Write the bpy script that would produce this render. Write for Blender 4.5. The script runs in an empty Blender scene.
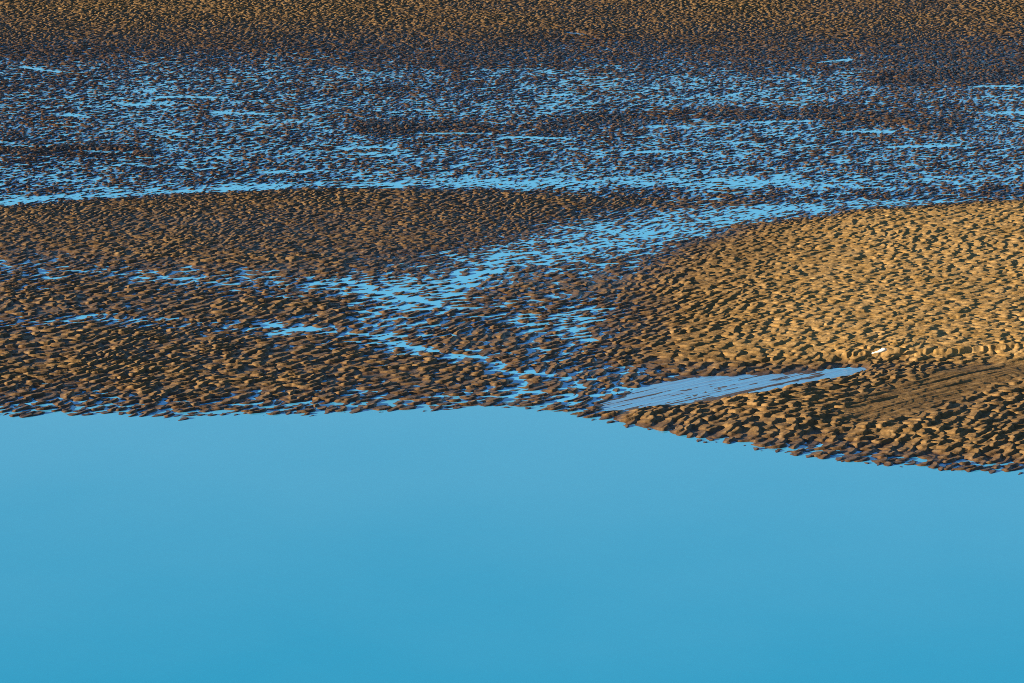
import bpy, bmesh, math
import numpy as np

# ------------------------------------------------------------------ basics
scene = bpy.context.scene
COL = scene.collection
rng = np.random.default_rng(7)

CAM_H = 28.0            # the viewpoint is a bluff above the tidal flat
F_PX = 3060.0           # long lens, in pixels of a 1024 px wide frame
W, H = 1024, 683
HORIZON = -420.0        # where the horizon lies above the frame
PITCH = math.atan((H / 2 - HORIZON) / F_PX)


def row_depth(v):
    """ground distance of an image row"""
    dep = PITCH + np.arctan((np.asarray(v, float) - H / 2) / F_PX)
    return CAM_H / np.tan(dep)


def plan(u, v, z=0.0):  # u, v are image pixels, cast through the camera onto the ground
    """image pixel position -> ground position in metres"""
    u = np.asarray(u, float); v = np.asarray(v, float)
    ty = (v - H / 2) / F_PX
    tx = (u - W / 2) / F_PX
    cp, sp = math.cos(PITCH), math.sin(PITCH)
    dy = cp - ty * sp
    dz = -sp - ty * cp
    s = (z - CAM_H) / dz
    return tx * s, dy * s


def image_pixel(X, Y):  # image pixel at which the camera sees this ground spot
    """ground position -> image pixel position"""
    cp, sp = math.cos(PITCH), math.sin(PITCH)
    fwd = Y * cp + CAM_H * sp
    up = Y * sp - CAM_H * cp
    return X / fwd * F_PX + W / 2, -up / fwd * F_PX + H / 2


# ------------------------------------------------------------------ noise
LAT = rng.random((512, 512)).astype(np.float32)
LAT2 = rng.random((512, 512)).astype(np.float32)
LAT3 = rng.random((512, 512)).astype(np.float32)
LAT4 = rng.random((512, 512)).astype(np.float32)


def vnoise(x, y, lat=LAT):
    xi = np.floor(x).astype(np.int32); yi = np.floor(y).astype(np.int32)
    fx = (x - xi).astype(np.float32); fy = (y - yi).astype(np.float32)
    fx = fx * fx * (3 - 2 * fx); fy = fy * fy * (3 - 2 * fy)
    x0 = xi & 511; x1 = (xi + 1) & 511; y0 = yi & 511; y1 = (yi + 1) & 511
    a = lat[y0, x0]; b = lat[y0, x1]; c = lat[y1, x0]; d = lat[y1, x1]
    t = a + (b - a) * fx
    return t + ((c + (d - c) * fx) - t) * fy       # 0..1


def fbm(x, y, n=3, lat=LAT):
    s = 0; a = 1.0; tot = 0
    for i in range(n):
        s = s + a * vnoise(x * 2 ** i + 17.3 * i, y * 2 ** i + 5.1 * i, lat)
        tot += a; a *= 0.5
    return s / tot - 0.5


def sstep(a, b, x):
    t = np.clip((x - a) / (b - a), 0, 1)
    return t * t * (3 - 2 * t)


# ------------------------------------------------------------------ relief map of the flat, in image pixels
# The map, laid out in image coordinates, stores, for every spot of the flat, how high the bed lies against the water
# (in ripple heights), how tall the ripples are and how dry the sand is.
U0, U1, V0, V1 = -420, 1444, -420, 760
cu = np.arange(U0, U1 + 1, 2.0); cv = np.arange(V0, V1 + 1, 1.0)
GU, GV = np.meshgrid(cu, cv)


def blur(a, su, sv):
    def g(n, s):
        f = np.fft.rfftfreq(n)
        return np.exp(-2 * (math.pi * f * s) ** 2)
    pu, pv = int(4 * su) + 2, int(4 * sv) + 2
    b = np.pad(a, ((pv, pv), (pu, pu)), mode='edge')
    b = np.fft.irfft(np.fft.rfft(b, axis=1) * g(b.shape[1], su / 2)[None, :], b.shape[1], axis=1)
    b = np.fft.irfft(np.fft.rfft(b, axis=0) * g(b.shape[0], sv)[:, None], b.shape[0], axis=0)
    return b[pv:pv + a.shape[0], pu:pu + a.shape[1]]


def curve(pts, u):
    p = np.array(pts, float)
    return np.interp(u, p[:, 0], p[:, 1])


def poly(pts):
    p = np.array(pts, float); ins = np.zeros(GU.shape, bool)
    for (x0, y0), (x1, y1) in zip(p, np.roll(p, -1, 0)):
        if y0 == y1: continue
        c = ((GV >= min(y0, y1)) & (GV < max(y0, y1)))
        ins ^= c & (GU < x0 + (GV - y0) * (x1 - x0) / (y1 - y0))
    return ins.astype(float)


def stroke(pts, w, kv=1.0):
    """soft line through image pixels; kv stretches distances up and down the image"""
    d = np.full(GU.shape, 1e9)
    for (x0, y0, *_), (x1, y1, *_) in zip(pts[:-1], pts[1:]):
        ax, ay = x1 - x0, (y1 - y0) * kv
        t = np.clip(((GU - x0) * ax + (GV - y0) * kv * ay) / (ax * ax + ay * ay + 1e-9), 0, 1)
        d = np.minimum(d, np.hypot(GU - x0 - t * ax, (GV - y0) * kv - t * ay))
    return np.exp(-(d / w) ** 2)


SHORE = [(-420, 430), (-120, 420), (0, 415), (60, 413), (120, 412), (165, 417), (200, 416), (260, 413),
         (330, 411), (400, 408), (460, 406), (520, 407), (560, 412), (600, 419), (650, 429),
         (700, 438), (760, 448), (820, 457), (880, 464), (940, 468), (1024, 472), (1444, 490)]
BELT_LOW = [(-420, 225), (0, 208), (100, 201), (200, 194), (300, 190), (400, 189), (480, 191),
            (560, 195), (640, 200), (1444, 200)]
BANK_TOP = [(-420, 420), (560, 400), (600, 310), (640, 262), (690, 238), (750, 227), (800, 218), (870, 210),
            (930, 206), (1024, 199), (1444, 185)]

n_wide = fbm(GU / 150, GV / 22, 3)
n_mid = fbm(GU / 46 + 9, GV / 9 + 3, 3, LAT2)
n_line = fbm(GU / 90 + 4, GV / 4.2 + 8, 2, LAT3)

L = 0.08 + 0.14 * (1 - sstep(0, 50, GV)) + 0.42 * n_mid + 0.25 * n_line + 0.35 * n_wide


def toward(L, w, target, nz=.6):
    w = np.clip(w, 0, 1)
    return L * (1 - w) + w * (target + nz * (0.40 * n_mid + 0.22 * n_line))


# wet belt; the far side gets drier upwards
belt = sstep(14, 76, GV + 50 * n_wide) * (1 - sstep(-5, 5, GV - curve(BELT_LOW, GU)))
L = toward(L, belt, -0.77 + 0.24 * n_wide, .35)
L = toward(L, 0.55 * sstep(120, 175, GV) * belt, -0.78, .35)
# brown bars inside the wet belt
L = toward(L, (0.42 + .6 * n_mid) * stroke([(360, 128), (470, 131), (600, 121), (720, 112), (830, 115), (960, 125)], 7, 1.0), -.08)
L = toward(L, 0.9 * stroke([(-60, 150), (60, 149), (150, 152)], 4), -.08)
L = toward(L, 0.7 * stroke([(880, 76), (1060, 70)], 10), -.1)
# bright band of open water along the foot of the belt
L = toward(L, 0.9 * stroke([(-420, 220), (0, 201), (150, 192), (300, 187), (400, 185), (520, 183), (700, 181), (860, 183), (1060, 180), (1444, 170)], 4.0), -1.05)
L = toward(L, 0.9 * stroke([(400, 185), (560, 182), (700, 182), (860, 187), (1060, 184), (1444, 172)], 8), -1.0)
# wet hollow between the banks, running down to the left from the belt
L = toward(L, stroke([(1100, 186), (860, 200), (740, 213), (660, 226), (590, 238), (520, 250)], 17, 1.2), -.62)
L = toward(L, .8 * stroke([(700, 228), (600, 236), (520, 256), (460, 278), (430, 300), (380, 318)], 34, 1.0), -.60)
L = toward(L, .7 * np.exp(-((GU - 545) / 120) ** 2 - ((GV - 255) / 26) ** 2), -.46)
L = toward(L, .9 * np.exp(-((GU - 590) / 115) ** 2 - ((GV - 332) / 62) ** 2), -.47)
L = toward(L, .85 * stroke([(-60, 266), (80, 270), (200, 280), (330, 286), (400, 280)], 17, 1.0), -.47)
L = toward(L, .8 * stroke([(0, 322), (90, 318), (200, 327), (290, 329)], 10, 1.0), -.46)
# left middle bank
lb = sstep(-5, 6, GV - curve(BELT_LOW, GU)) * (1 - sstep(240, 264, GV + 22 * n_wide + 0.02 * GU)) * (1 - sstep(430, 640, GU + 2.2 * (GV - 200)))
L = toward(L, .8 * lb, .22)
# rivulets
riv = .9 * np.maximum.reduce([
    stroke([(262, 325), (300, 329), (345, 333), (374, 337), (400, 345), (430, 351), (458, 358)], 2.6, 1.6),
    stroke([(480, 360), (497, 366), (512, 377), (524, 384), (520, 394), (506, 402)], 3.6, 1.3),
    stroke([(345, 281), (381, 294), (412, 298), (446, 309), (436, 316)], 2.8, 1.6),
    stroke([(530, 372), (560, 378), (585, 390)], 3.2, 1.5),
    stroke([(455, 281), (480, 272), (500, 270)], 3.2, 1.5)])
L = toward(L, .85 * stroke([(262, 325), (345, 333), (400, 345), (458, 358), (497, 366), (520, 386), (540, 400)], 15, 1.3), -.33)
L = toward(L, riv, -.80)
# low ground near the main shore
dsh = GV - curve(SHORE, GU)
near = sstep(-34, -4, dsh) * (1 - sstep(600, 700, GU)) + sstep(-20, -3, dsh) * sstep(600, 700, GU)
near = near * (1 - .6 * sstep(0, 60, GU - 585) * sstep(0, 60, 740 - GU))
L = toward(L, .8 * stroke([(800, 432), (850, 437), (900, 452)], 11, 1.1), -.2)
L += 0.35 * stroke([(600, 413), (650, 421), (700, 428), (760, 436)], 7, 1.0)
# right bank
bt = GV - curve(BANK_TOP, GU)
bank = sstep(-3, 16, bt) * sstep(600, 880, GU + 0.55 * (GV - 260)) * (1 - sstep(352, 372, GV))
L = toward(L, bank, 1.9)
lowright = poly([(760, 392), (862, 371), (1444, 340), (1444, 470), (1024, 462), (900, 446), (800, 428), (720, 412)])
L += 0.85 * blur(lowright, 22, 6)
L = toward(L, .85 * near, -.37)
L = toward(L, .9 * stroke([(545, 402), (590, 396), (640, 386)], 13, 1.2), -.40)
L += 0.5 * blur(poly([(620, 414), (720, 404), (800, 392), (840, 400), (800, 440), (700, 428)]), 8, 3)

STREAM = [(592, 407), (628, 393), (652, 384), (690, 377), (760, 374), (872, 367), (858, 375), (808, 384), (774, 392),
          (740, 397), (715, 402), (690, 406), (655, 408), (615, 412)]
FAN = [(1444, 330), (1060, 350), (1024, 360), (985, 363), (940, 372), (905, 384), (868, 398), (846, 412), (836, 424), (860, 429),
       (900, 423), (940, 412), (965, 402), (1000, 388), (1060, 380), (1444, 370)]
film = blur(poly(STREAM), 3, 1.0)
L = L - 0.5 * blur(poly(STREAM), 14, 5) * (L > .3)
fan = blur(poly(FAN), 8, 2.2)

# open channel
d_sh = GV - 3.5 - curve(SHORE, GU) + 6.0 * n_mid
offshore = sstep(-6, 9, d_sh)
L = L * (1 - offshore) - 2.0 * offshore
L = blur(L, 2.0, 0.7)
# small flat pools that show as thin bright lines far out
pools = [(160, 225, 97, 98), (210, 275, 112, 114), (55, 82, 115, 115), (0, 50, 146, 146), (75, 135, 151, 152),
         (415, 490, 133, 134), (338, 396, 148, 148), (640, 692, 127, 126), (745, 812, 122, 120), (500, 566, 138, 138),
         (838, 892, 132, 132), (975, 1040, 87, 87), (985, 1040, 113, 113), (820, 850, 62, 60), (20, 60, 66, 72),
         (120, 170, 104, 105), (620, 700, 152, 151), (260, 330, 172, 171), (890, 960, 147, 146), (540, 570, 96, 95),
         (566, 584, 32, 34), (-160, -70, 120, 121), (1110, 1190, 130, 128)]
pl = np.zeros(GU.shape)
for a, b, va, vb in pools:
    pl = np.maximum(pl, stroke([(a, va), (b, vb)], 1.5, 1.5))
L = L * (1 - pl) - 1.25 * pl

AMP = 0.150 + 0.0 * GU
AMP -= 0.062 * bank
AMP += .075 * belt + .03 * (1 - sstep(20, 80, GV))
AMP *= (1 - 0.93 * film) * (1 - 0.88 * fan)
DRY = np.clip(0.30 + 0.75 * bank * (.3 + .7 * sstep(640, 900, GU + .4 * (GV - 260))) + 0.07 * blur(lowright, 20, 6) + 0.02 * (1 - sstep(5, 70, GV)) - 0.28 * belt - 0.05 * lb
              + 0.04 * (sstep(330, 400, GV)) + 0.25 * n_wide + 0.04 * fan, 0, 1)
DRY = blur(DRY, 3, 1.5)


FINE = blur(np.clip(0.9 * (1 - sstep(170, 300, GV - .04 * GU)) * (1 - bank) + .12 * bank, 0, 1), 8, 4)


def pick(arr, u, v):
    x = np.clip((u - U0) / 2.0, 0, arr.shape[1] - 1.001); y = np.clip(v - V0, 0, arr.shape[0] - 1.001)
    xi = x.astype(np.int32); yi = y.astype(np.int32)
    fx = (x - xi).astype(np.float32); fy = (y - yi).astype(np.float32)
    a = arr[yi, xi] * (1 - fx) + arr[yi, xi + 1] * fx
    b = arr[yi + 1, xi] * (1 - fx) + arr[yi + 1, xi + 1] * fx
    return (a * (1 - fy) + b * fy).astype(np.float32)


# ------------------------------------------------------------------ current ripples
FLOW = math.radians(-40)        # the ebb ran away to the right and towards the viewer
fx_, fy_ = math.cos(FLOW), math.sin(FLOW)
SU, SV = 0.41, 0.48


def ripples(X, Y, SU=SU, SV=SV, low=.40):
    wx = 1.5 * fbm(X / 5.2 + 31, Y / 5.2 + 11, 2, LAT2) + 0.15 * fbm(X / .9, Y / .9 + 3, 2, LAT3)
    wy = 1.5 * fbm(X / 5.2 + 77, Y / 5.2 + 53, 2, LAT4) + 0.15 * fbm(X / .9 + 40, Y / .9 + 23, 2, LAT)
    x = X + wx; y = Y + wy
    a = (x * fx_ + y * fy_).astype(np.float32)           # along the current
    b = (-x * fy_ + y * fx_).astype(np.float32)          # across it
    ci = np.floor(a / SU).astype(np.int32)
    best = np.zeros(X.shape, np.float32)
    for di in (-1, 0, 1, 2):
        i = ci + di
        off = (i & 1) * 0.5
        cj = np.floor(b / SV - off).astype(np.int32)
        for dj in (-1, 0, 1):
            j = cj + dj
            ii, jj = i & 511, j & 511
            du = a - (i + 0.5 + 0.85 * (LAT[ii, jj] - .5)) * SU
            dv = b - (j + off + 0.5 + 0.8 * (LAT2[ii, jj] - .5)) * SV
            hgt = low + (1 - low) * LAT3[ii, jj]
            wid = SV * (0.48 + 0.50 * LAT4[ii, jj])
            s = du + (0.3 + 1.5 * LAT3[jj, ii]) * dv * dv + (LAT4[jj, ii] - .5) * .7 * dv
            stoss = 1 + s / (SU * (0.80 + .7 * LAT2[jj, ii]))
            lee = 1 - s / 0.075
            dd_ = stoss - lee
            prof = np.clip(.5 * (stoss + lee - np.sqrt(dd_ * dd_ + .14)) + .07, 0, 1)
            side = 1 - (dv / wid) ** 2
            h = hgt * prof * np.clip(side * 1.55, 0, 1)
            np.maximum(best, h, out=best)
    return best + .10 * np.abs(fbm(a / .22 + 3, b / .30 + 8, 2, LAT4))


# ------------------------------------------------------------------ the flat as one sheet
def spread(lo, hi, step0, growth, limit):
    out = [lo]; s = step0
    while out[-1] < limit:
        s *= growth; out.append(out[-1] + s)
    return np.array(out[1:])


t_half = W / 2 / F_PX
t_in = np.linspace(-t_half * 1.28, t_half * 1.28, 1760)
dt = t_in[1] - t_in[0]
t_out = spread(t_in[-1], None, dt * 1.5, 1.06, 8.0)
T = np.concatenate([-t_out[::-1], t_in, t_out])
d0, d1 = float(row_depth(500)), float(row_depth(-14))
rows = [d0]
while rows[-1] < d1:
    rows.append(rows[-1] + 0.052 * (rows[-1] / 103.0) ** 1.0)
rows = np.array(rows)
near_rows = np.array([15.0, 30, 45, 60, 72, 80, 86, 90, d0 - 1.2, d0 - .5])
near_rows = near_rows[near_rows < d0 - .3]
far_rows = spread(rows[-1], None, rows[-1] - rows[-2], 1.05, 9000.0)
D = np.concatenate([near_rows, rows, far_rows])
NT, ND = len(T), len(D)
print('grid', NT, ND, NT * ND)

co = np.empty((ND, NT, 3), np.float32)
dry_a = np.empty((ND, NT), np.float32)
for r0 in range(0, ND, 200):
    dd = D[r0:r0 + 200]
    Y = np.repeat(dd[:, None], NT, 1); X = Y * T[None, :]
    u, v = image_pixel(X, Y)
    u += 7 * fbm(X / 2.3, Y / 2.3, 2, LAT4); v += 2.2 * fbm(X / 2.3 + 50, Y / 2.3, 2, LAT4)
    l = pick(L, u, v); amp = pick(AMP, u, v); fi = pick(film, u, v); fa = pick(fan, u, v)
    fade = (sstep(d1 + 60, d1 + 8, Y) * sstep(t_in[-1] * 1.25, t_in[-1] * 1.02, np.abs(T))[None, :]).astype(np.float32)
    far = pick(FINE, u, v)
    r = ripples(X, Y) * (1 - far) + ripples(X * 1.0 + 211.3, Y + 97.7, SU * .70, SV * .70, .62) * far
    if r0 == 600: print('ripple percentiles', [round(float(q), 2) for q in np.percentile(r[:, 400:1800], (5, 15, 30, 50, 70, 85, 95))])
    fine = 0.022 * fbm(X / .15, Y / .19, 2, LAT3) + 0.03 * fbm(X / .7, Y / .7, 2)
    # undulation of the bed itself
    base = l * 0.150 - .06 * np.maximum(l - 1, 0) - 0.0 * .03 * np.maximum(l - 1, 0)
    # streaks of the draining sand: long low ridges that run with the drain
    ang = math.radians(39)
    sa = X * math.cos(ang) + Y * math.sin(ang); sb = -X * math.sin(ang) + Y * math.cos(ang)
    st = fbm(sa / 3.5, sb / .24, 3, LAT2)
    st = np.maximum(st, -.1) + .5 * fbm(sa / 2.2 + 9, sb / .10, 2, LAT) + np.maximum(vnoise(sa / 6.0 + 5, sb / .55, LAT3) - .70, 0) * 2.6
    flatbed = base * (1 - fi) + fi * (-0.006)
    z = flatbed + amp * (r * fade + .5 * (1 - fade)) + fine * fade * (1 - .8 * fi) * (1 - .5 * fa)
    z += fi * (0.050 * st - .004) + fa * (0.115 * st + .02)
    # eroded little cliff at the foot of the right bank
    sc_v = np.interp(u, [820, 860, 900, 960, 1024, 1100], [364, 361, 359, 356, 352, 346])
    sc_w = sstep(815, 850, u) * (1 - sstep(1040, 1120, u))
    jag = 0.6 * (vnoise(X / .13, Y * 0 + 1.7, LAT2) - .5) + 2.2 * (vnoise(X / .9, Y * 0 + 2.2, LAT3) - .5)
    step = sstep(0.8, -0.5, v - sc_v + jag)
    z += (sc_w * (step - 1) * (0.05 + .11 * vnoise(X / .8, X * 0 + 4.4, LAT4)) * sstep(22, 2, v - sc_v) * sstep(-1e3, 0, v)).astype(np.float32)
    z += (sc_w * step * 0.05 * sstep(-26, -2, v - sc_v)).astype(np.float32)
    co[r0:r0 + 200, :, 0] = X; co[r0:r0 + 200, :, 1] = Y; co[r0:r0 + 200, :, 2] = z
    dry_a[r0:r0 + 200] = pick(DRY, u, v)


def grid_mesh(name, co):
    nd, nt = co.shape[:2]
    idx = np.arange(nd * nt, dtype=np.int32).reshape(nd, nt)
    q = np.stack([idx[:-1, :-1], idx[:-1, 1:], idx[1:, 1:], idx[1:, :-1]], -1).reshape(-1)
    nf = (nd - 1) * (nt - 1)
    me = bpy.data.meshes.new(name)
    me.vertices.add(nd * nt); me.vertices.foreach_set('co', co.reshape(-1))
    me.loops.add(nf * 4); me.loops.foreach_set('vertex_index', q)
    me.polygons.add(nf); me.polygons.foreach_set('loop_start', np.arange(0, nf * 4, 4, dtype=np.int32))
    me.polygons.foreach_set('use_smooth', np.ones(nf, bool))
    me.update(calc_edges=True)
    return me


flat_me = grid_mesh('mudflat', co)
at = flat_me.attributes.new('dryness', 'FLOAT', 'POINT')
at.data.foreach_set('value', dry_a.reshape(-1))
mudflat = bpy.data.objects.new('mudflat', flat_me); COL.objects.link(mudflat)
mudflat['kind'] = 'structure'


# ------------------------------------------------------------------ materials
class Nodes:
    def __init__(self, name):
        self.m = bpy.data.materials.new(name); self.m.use_nodes = True
        self.t = self.m.node_tree; self.t.nodes.clear()
        self.out = self.n('ShaderNodeOutputMaterial'); self.p = self.n('ShaderNodeBsdfPrincipled')
        self.l(self.p.outputs[0], self.out.inputs[0])

    def n(self, kind, **kw):
        n = self.t.nodes.new(kind)
        for k, v in kw.items(): setattr(n, k, v)
        return n

    def l(self, a, b): self.t.links.new(a, b)

    def noise(self, vec, scale, detail=3, rough=.55):
        n = self.n('ShaderNodeTexNoise'); n.inputs['Scale'].default_value = scale
        n.inputs['Detail'].default_value = detail; n.inputs['Roughness'].default_value = rough
        self.l(vec, n.inputs['Vector']); return n.outputs['Fac']

    def rng(self, val, a, b, c=0., d=1.):
        n = self.n('ShaderNodeMapRange'); n.clamp = True
        for i, x in enumerate((a, b, c, d)): n.inputs[i + 1].default_value = x
        self.l(val, n.inputs[0]); return n.outputs[0]

    def math(self, op, a, b):
        n = self.n('ShaderNodeMath', operation=op)
        for i, x in enumerate((a, b)):
            if isinstance(x, (int, float)): n.inputs[i].default_value = x
            else: self.l(x, n.inputs[i])
        return n.outputs[0]

    def mix(self, fac, a, b):
        n = self.n('ShaderNodeMix', data_type='RGBA')
        for s, x in zip((n.inputs[0], n.inputs[6], n.inputs[7]), (fac, a, b)):
            if isinstance(x, (int, float)): s.default_value = x
            elif isinstance(x, tuple): s.default_value = (*x, 1)
            else: self.l(x, s)
        return n.outputs[2]

    def bump(self, h, strength, dist):
        n = self.n('ShaderNodeBump'); n.inputs['Strength'].default_value = strength
        n.inputs['Distance'].default_value = dist
        self.l(h, n.inputs['Height']); self.l(n.outputs[0], self.p.inputs['Normal'])


def sand_material():
    k = Nodes('rippled_sand')
    geo = k.n('ShaderNodeNewGeometry'); pos = geo.outputs['Position']
    sep = k.n('ShaderNodeSeparateXYZ'); k.l(pos, sep.inputs[0])
    att = k.n('ShaderNodeAttribute', attribute_name='dryness'); dry = att.outputs['Fac']
    n1 = k.noise(pos, 1.4, 4); n2 = k.noise(pos, 9.0, 3); n3 = k.noise(pos, 60.0, 3)
    dampened = k.math('ADD', dry, k.math('MULTIPLY', k.math('SUBTRACT', n2, .5), .4))
    # just above the water line the sand is soaked
    soak = k.rng(sep.outputs[2], .015, .13)
    d = k.math('MULTIPLY', k.rng(dampened, .05, .95), k.math('ADD', k.math('MULTIPLY', soak, .85), .15))
    wetc = k.mix(k.rng(n1, .35, .65), (.026, .017, .015), (.078, .041, .015))
    dryc = k.mix(k.rng(n1, .3, .7), (.300, .172, .050), (.42, .262, .105))
    c = k.mix(d, wetc, dryc)
    n4 = k.noise(pos, 4.2, 2)
    c = k.mix(k.rng(n4, .52, .75, 0, .55), c, (.12, .060, .020))
    c = k.mix(k.rng(n4, .46, .28, 0, .45), c, k.mix(d, (.16, .11, .075), (.46, .31, .14)))
    c = k.mix(k.rng(n3, .35, .75, 0, .35), c, (.10, .055, .02))
    k.l(c, k.p.inputs['Base Color'])
    k.l(k.rng(d, 0, .45, .24, .9), k.p.inputs['Roughness'])
    k.l(k.rng(d, 0, .45, .36, .08), k.p.inputs['Specular IOR Level'])
    k.bump(k.math('ADD', n3, k.math('MULTIPLY', n2, .6)), .5, .02)
    return k.m


def water_material(name, inshore, offshore, rough, bump, dist, stretch, turn=0., lines=0., ior=1.6):
    k = Nodes(name)
    geo = k.n('ShaderNodeNewGeometry'); pos = geo.outputs['Position']
    mp = k.n('ShaderNodeMapping', vector_type='TEXTURE'); k.l(pos, mp.inputs[0])
    mp.inputs['Rotation'].default_value = (0, 0, turn); mp.inputs['Scale'].default_value = stretch
    n = k.noise(mp.outputs[0], 1.0, 4)
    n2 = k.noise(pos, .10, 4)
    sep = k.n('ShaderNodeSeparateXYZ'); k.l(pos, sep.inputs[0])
    # sky-reflection falloff painted into the base colour: paler by the shore, darker towards the viewer
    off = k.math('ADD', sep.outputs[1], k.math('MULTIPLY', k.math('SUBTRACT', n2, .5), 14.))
    c = k.mix(k.rng(off, 74, 106), offshore, inshore)
    if lines: c = k.mix(k.rng(n, .42, .72, 0, lines), c, (.16, .20, .30))
    k.l(c, k.p.inputs['Base Color'])
    k.p.inputs['Roughness'].default_value = rough
    k.p.inputs['IOR'].default_value = ior
    k.bump(n, bump, dist)
    return k.m


M_SAND = sand_material()
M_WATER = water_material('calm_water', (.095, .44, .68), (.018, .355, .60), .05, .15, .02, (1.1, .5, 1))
M_POOL = water_material('pool_shallows', (.11, .52, .84), (.11, .52, .84), .04, .15, .02, (1.1, .5, 1), ior=1.36)
M_FILM = water_material('thin_running_water', (.12, .38, .66), (.12, .38, .66), .12, .6, .03, (3.0, .16, 1), math.radians(39), .75)
flat_me.materials.append(M_SAND)

# ------------------------------------------------------------------ water
def link_sheet(name, bm, mat):
    me = bpy.data.meshes.new(name); bm.to_mesh(me); bm.free(); me.materials.append(mat)
    o = bpy.data.objects.new(name, me); COL.objects.link(o); o['kind'] = 'structure'


def strip_sheet(name, line_a, line_b, z, mat):
    """a sheet between two lines of the same number of points; line_a is the nearer one"""
    bm = bmesh.new()
    a = [bm.verts.new((x, y, z)) for x, y in line_a]; b = [bm.verts.new((x, y, z)) for x, y in line_b]
    for k in range(len(a) - 1):
        bm.faces.new((a[k], a[k + 1], b[k + 1], b[k]))
    link_sheet(name, bm, mat)


# the channel and the water standing out on the flat meet under the crest of the shore
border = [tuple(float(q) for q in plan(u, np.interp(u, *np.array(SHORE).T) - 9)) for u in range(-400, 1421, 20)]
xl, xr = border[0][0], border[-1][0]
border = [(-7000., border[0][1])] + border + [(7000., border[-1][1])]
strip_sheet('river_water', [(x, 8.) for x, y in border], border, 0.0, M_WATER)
strip_sheet('pool_water', border, [(x, 9000.) for x, y in border], 0.0, M_POOL)
n_up = STREAM.index((872, 367))
us = np.linspace(592, 872, 40)
upper = np.array(STREAM[:n_up + 1], float); lower = np.array([STREAM[0]] + STREAM[:n_up - 1:-1], float)
pt = lambda u, line, dv: tuple(float(q) for q in plan(u, np.interp(u, line[:, 0], line[:, 1]) + dv))
strip_sheet('stream_water', [pt(u, lower, .05) for u in us], [pt(u, upper, -.05) for u in us], 0.004, M_FILM)


# ------------------------------------------------------------------ the one pale object on the bank
def driftwood():
    me = bpy.data.meshes.new('driftwood'); bm = bmesh.new()
    path = [(-.30, .0, .045, .022, .020), (-.20, .01, .055, .034, .030), (-.08, -.005, .070, .042, .040),
            (.03, .0, .085, .060, .062), (.12, .015, .105, .072, .075), (.20, .01, .115, .066, .066),
            (.255, .0, .112, .040, .042)]
    rings = []
    for i, (x, y, z, ry, rz) in enumerate(path):
        rings.append([bm.verts.new((x + .012 * math.sin(5 * a + i), y + ry * math.cos(a) * (1 + .12 * math.sin(3 * a + i * 1.3)),
                                    z + rz * math.sin(a) * (1 + .12 * math.cos(2 * a + i))))
                      for a in [2 * math.pi * q / 14 for q in range(14)]])
    for p, q in zip(rings[:-1], rings[1:]):
        for s in range(14):
            bm.faces.new((p[s], q[s], q[(s + 1) % 14], p[(s + 1) % 14]))
    bm.faces.new(rings[0]); bm.faces.new(rings[-1][::-1])
    bmesh.ops.recalc_face_normals(bm, faces=bm.faces[:])
    for f in bm.faces: f.smooth = True
    bm.to_mesh(me); bm.free()
    k = Nodes('bleached_wood')
    tc = k.n('ShaderNodeTexCoord'); mp = k.n('ShaderNodeMapping'); k.l(tc.outputs['Object'], mp.inputs[0])
    mp.inputs['Scale'].default_value = (3, 30, 30)
    n = k.noise(mp.outputs[0], 1.5, 4)
    k.l(k.mix(k.rng(n, .35, .7), (.80, .77, .70), (.60, .55, .46)), k.p.inputs['Base Color'])
    k.p.inputs['Roughness'].default_value = .8; k.bump(n, .4, .01)
    me.materials.append(k.m)
    o = bpy.data.objects.new('driftwood', me); COL.objects.link(o)
    o['label'] = 'short bleached white piece of driftwood lying on the rippled golden sandbank above its eroded edge'
    o['category'] = 'driftwood'
    return o


log = driftwood()
lx, ly = plan(880, 350.5, .30)
near_v = np.hypot(co[:, :, 0] - lx, co[:, :, 1] - ly)
zz = float(np.percentile(co[:, :, 2][near_v < .3], 85))
lx, ly = plan(880, 351.5, zz + .05)
log.location = (float(lx), float(ly), zz - .02)
log.rotation_euler = (0, math.radians(-6), math.radians(8))

# ------------------------------------------------------------------ light
SUN_EL, SUN_AZ = math.radians(8.5), math.radians(-106.0)      # azimuth from +Y towards +X: low on the left
sx, sy, sz = math.sin(SUN_AZ) * math.cos(SUN_EL), math.cos(SUN_AZ) * math.cos(SUN_EL), math.sin(SUN_EL)
ld = bpy.data.lights.new('sun', 'SUN'); ld.energy = 5.0; ld.angle = math.radians(.53); ld.color = (1., .83, .58)
lo = bpy.data.objects.new('sun', ld); COL.objects.link(lo)
from mathutils import Vector
lo.rotation_euler = Vector((-sx, -sy, -sz)).to_track_quat('-Z', 'Y').to_euler()

wd = bpy.data.worlds.new('World'); scene.world = wd; wd.use_nodes = True
wn = wd.node_tree; bg = wn.nodes['Background']
sky = wn.nodes.new('ShaderNodeTexSky'); sky.sky_type = 'NISHITA'; sky.sun_disc = False
sky.sun_elevation = SUN_EL; sky.sun_rotation = SUN_AZ
sky.air_density = 1.0; sky.dust_density = 0.3; sky.ozone_density = 3.5; sky.altitude = 0
wn.links.new(sky.outputs[0], bg.inputs[0]); bg.inputs[1].default_value = .05

# ------------------------------------------------------------------ camera and view
cd = bpy.data.cameras.new('camera'); cd.sensor_width = 36; cd.lens = F_PX / W * 36
cd.clip_start = 1; cd.clip_end = 20000
cam = bpy.data.objects.new('camera', cd); COL.objects.link(cam)
cam.location = (0, 0, CAM_H); cam.rotation_euler = (math.pi / 2 - PITCH, 0, 0)
scene.camera = cam
scene.cycles.sample_clamp_indirect = 3.0
scene.cycles.use_denoising = False
scene.cycles.filter_width = 0.9
vs = scene.view_settings
vs.view_transform = 'Standard'; vs.look = 'None'; vs.gamma = 1; vs.exposure = 2.03
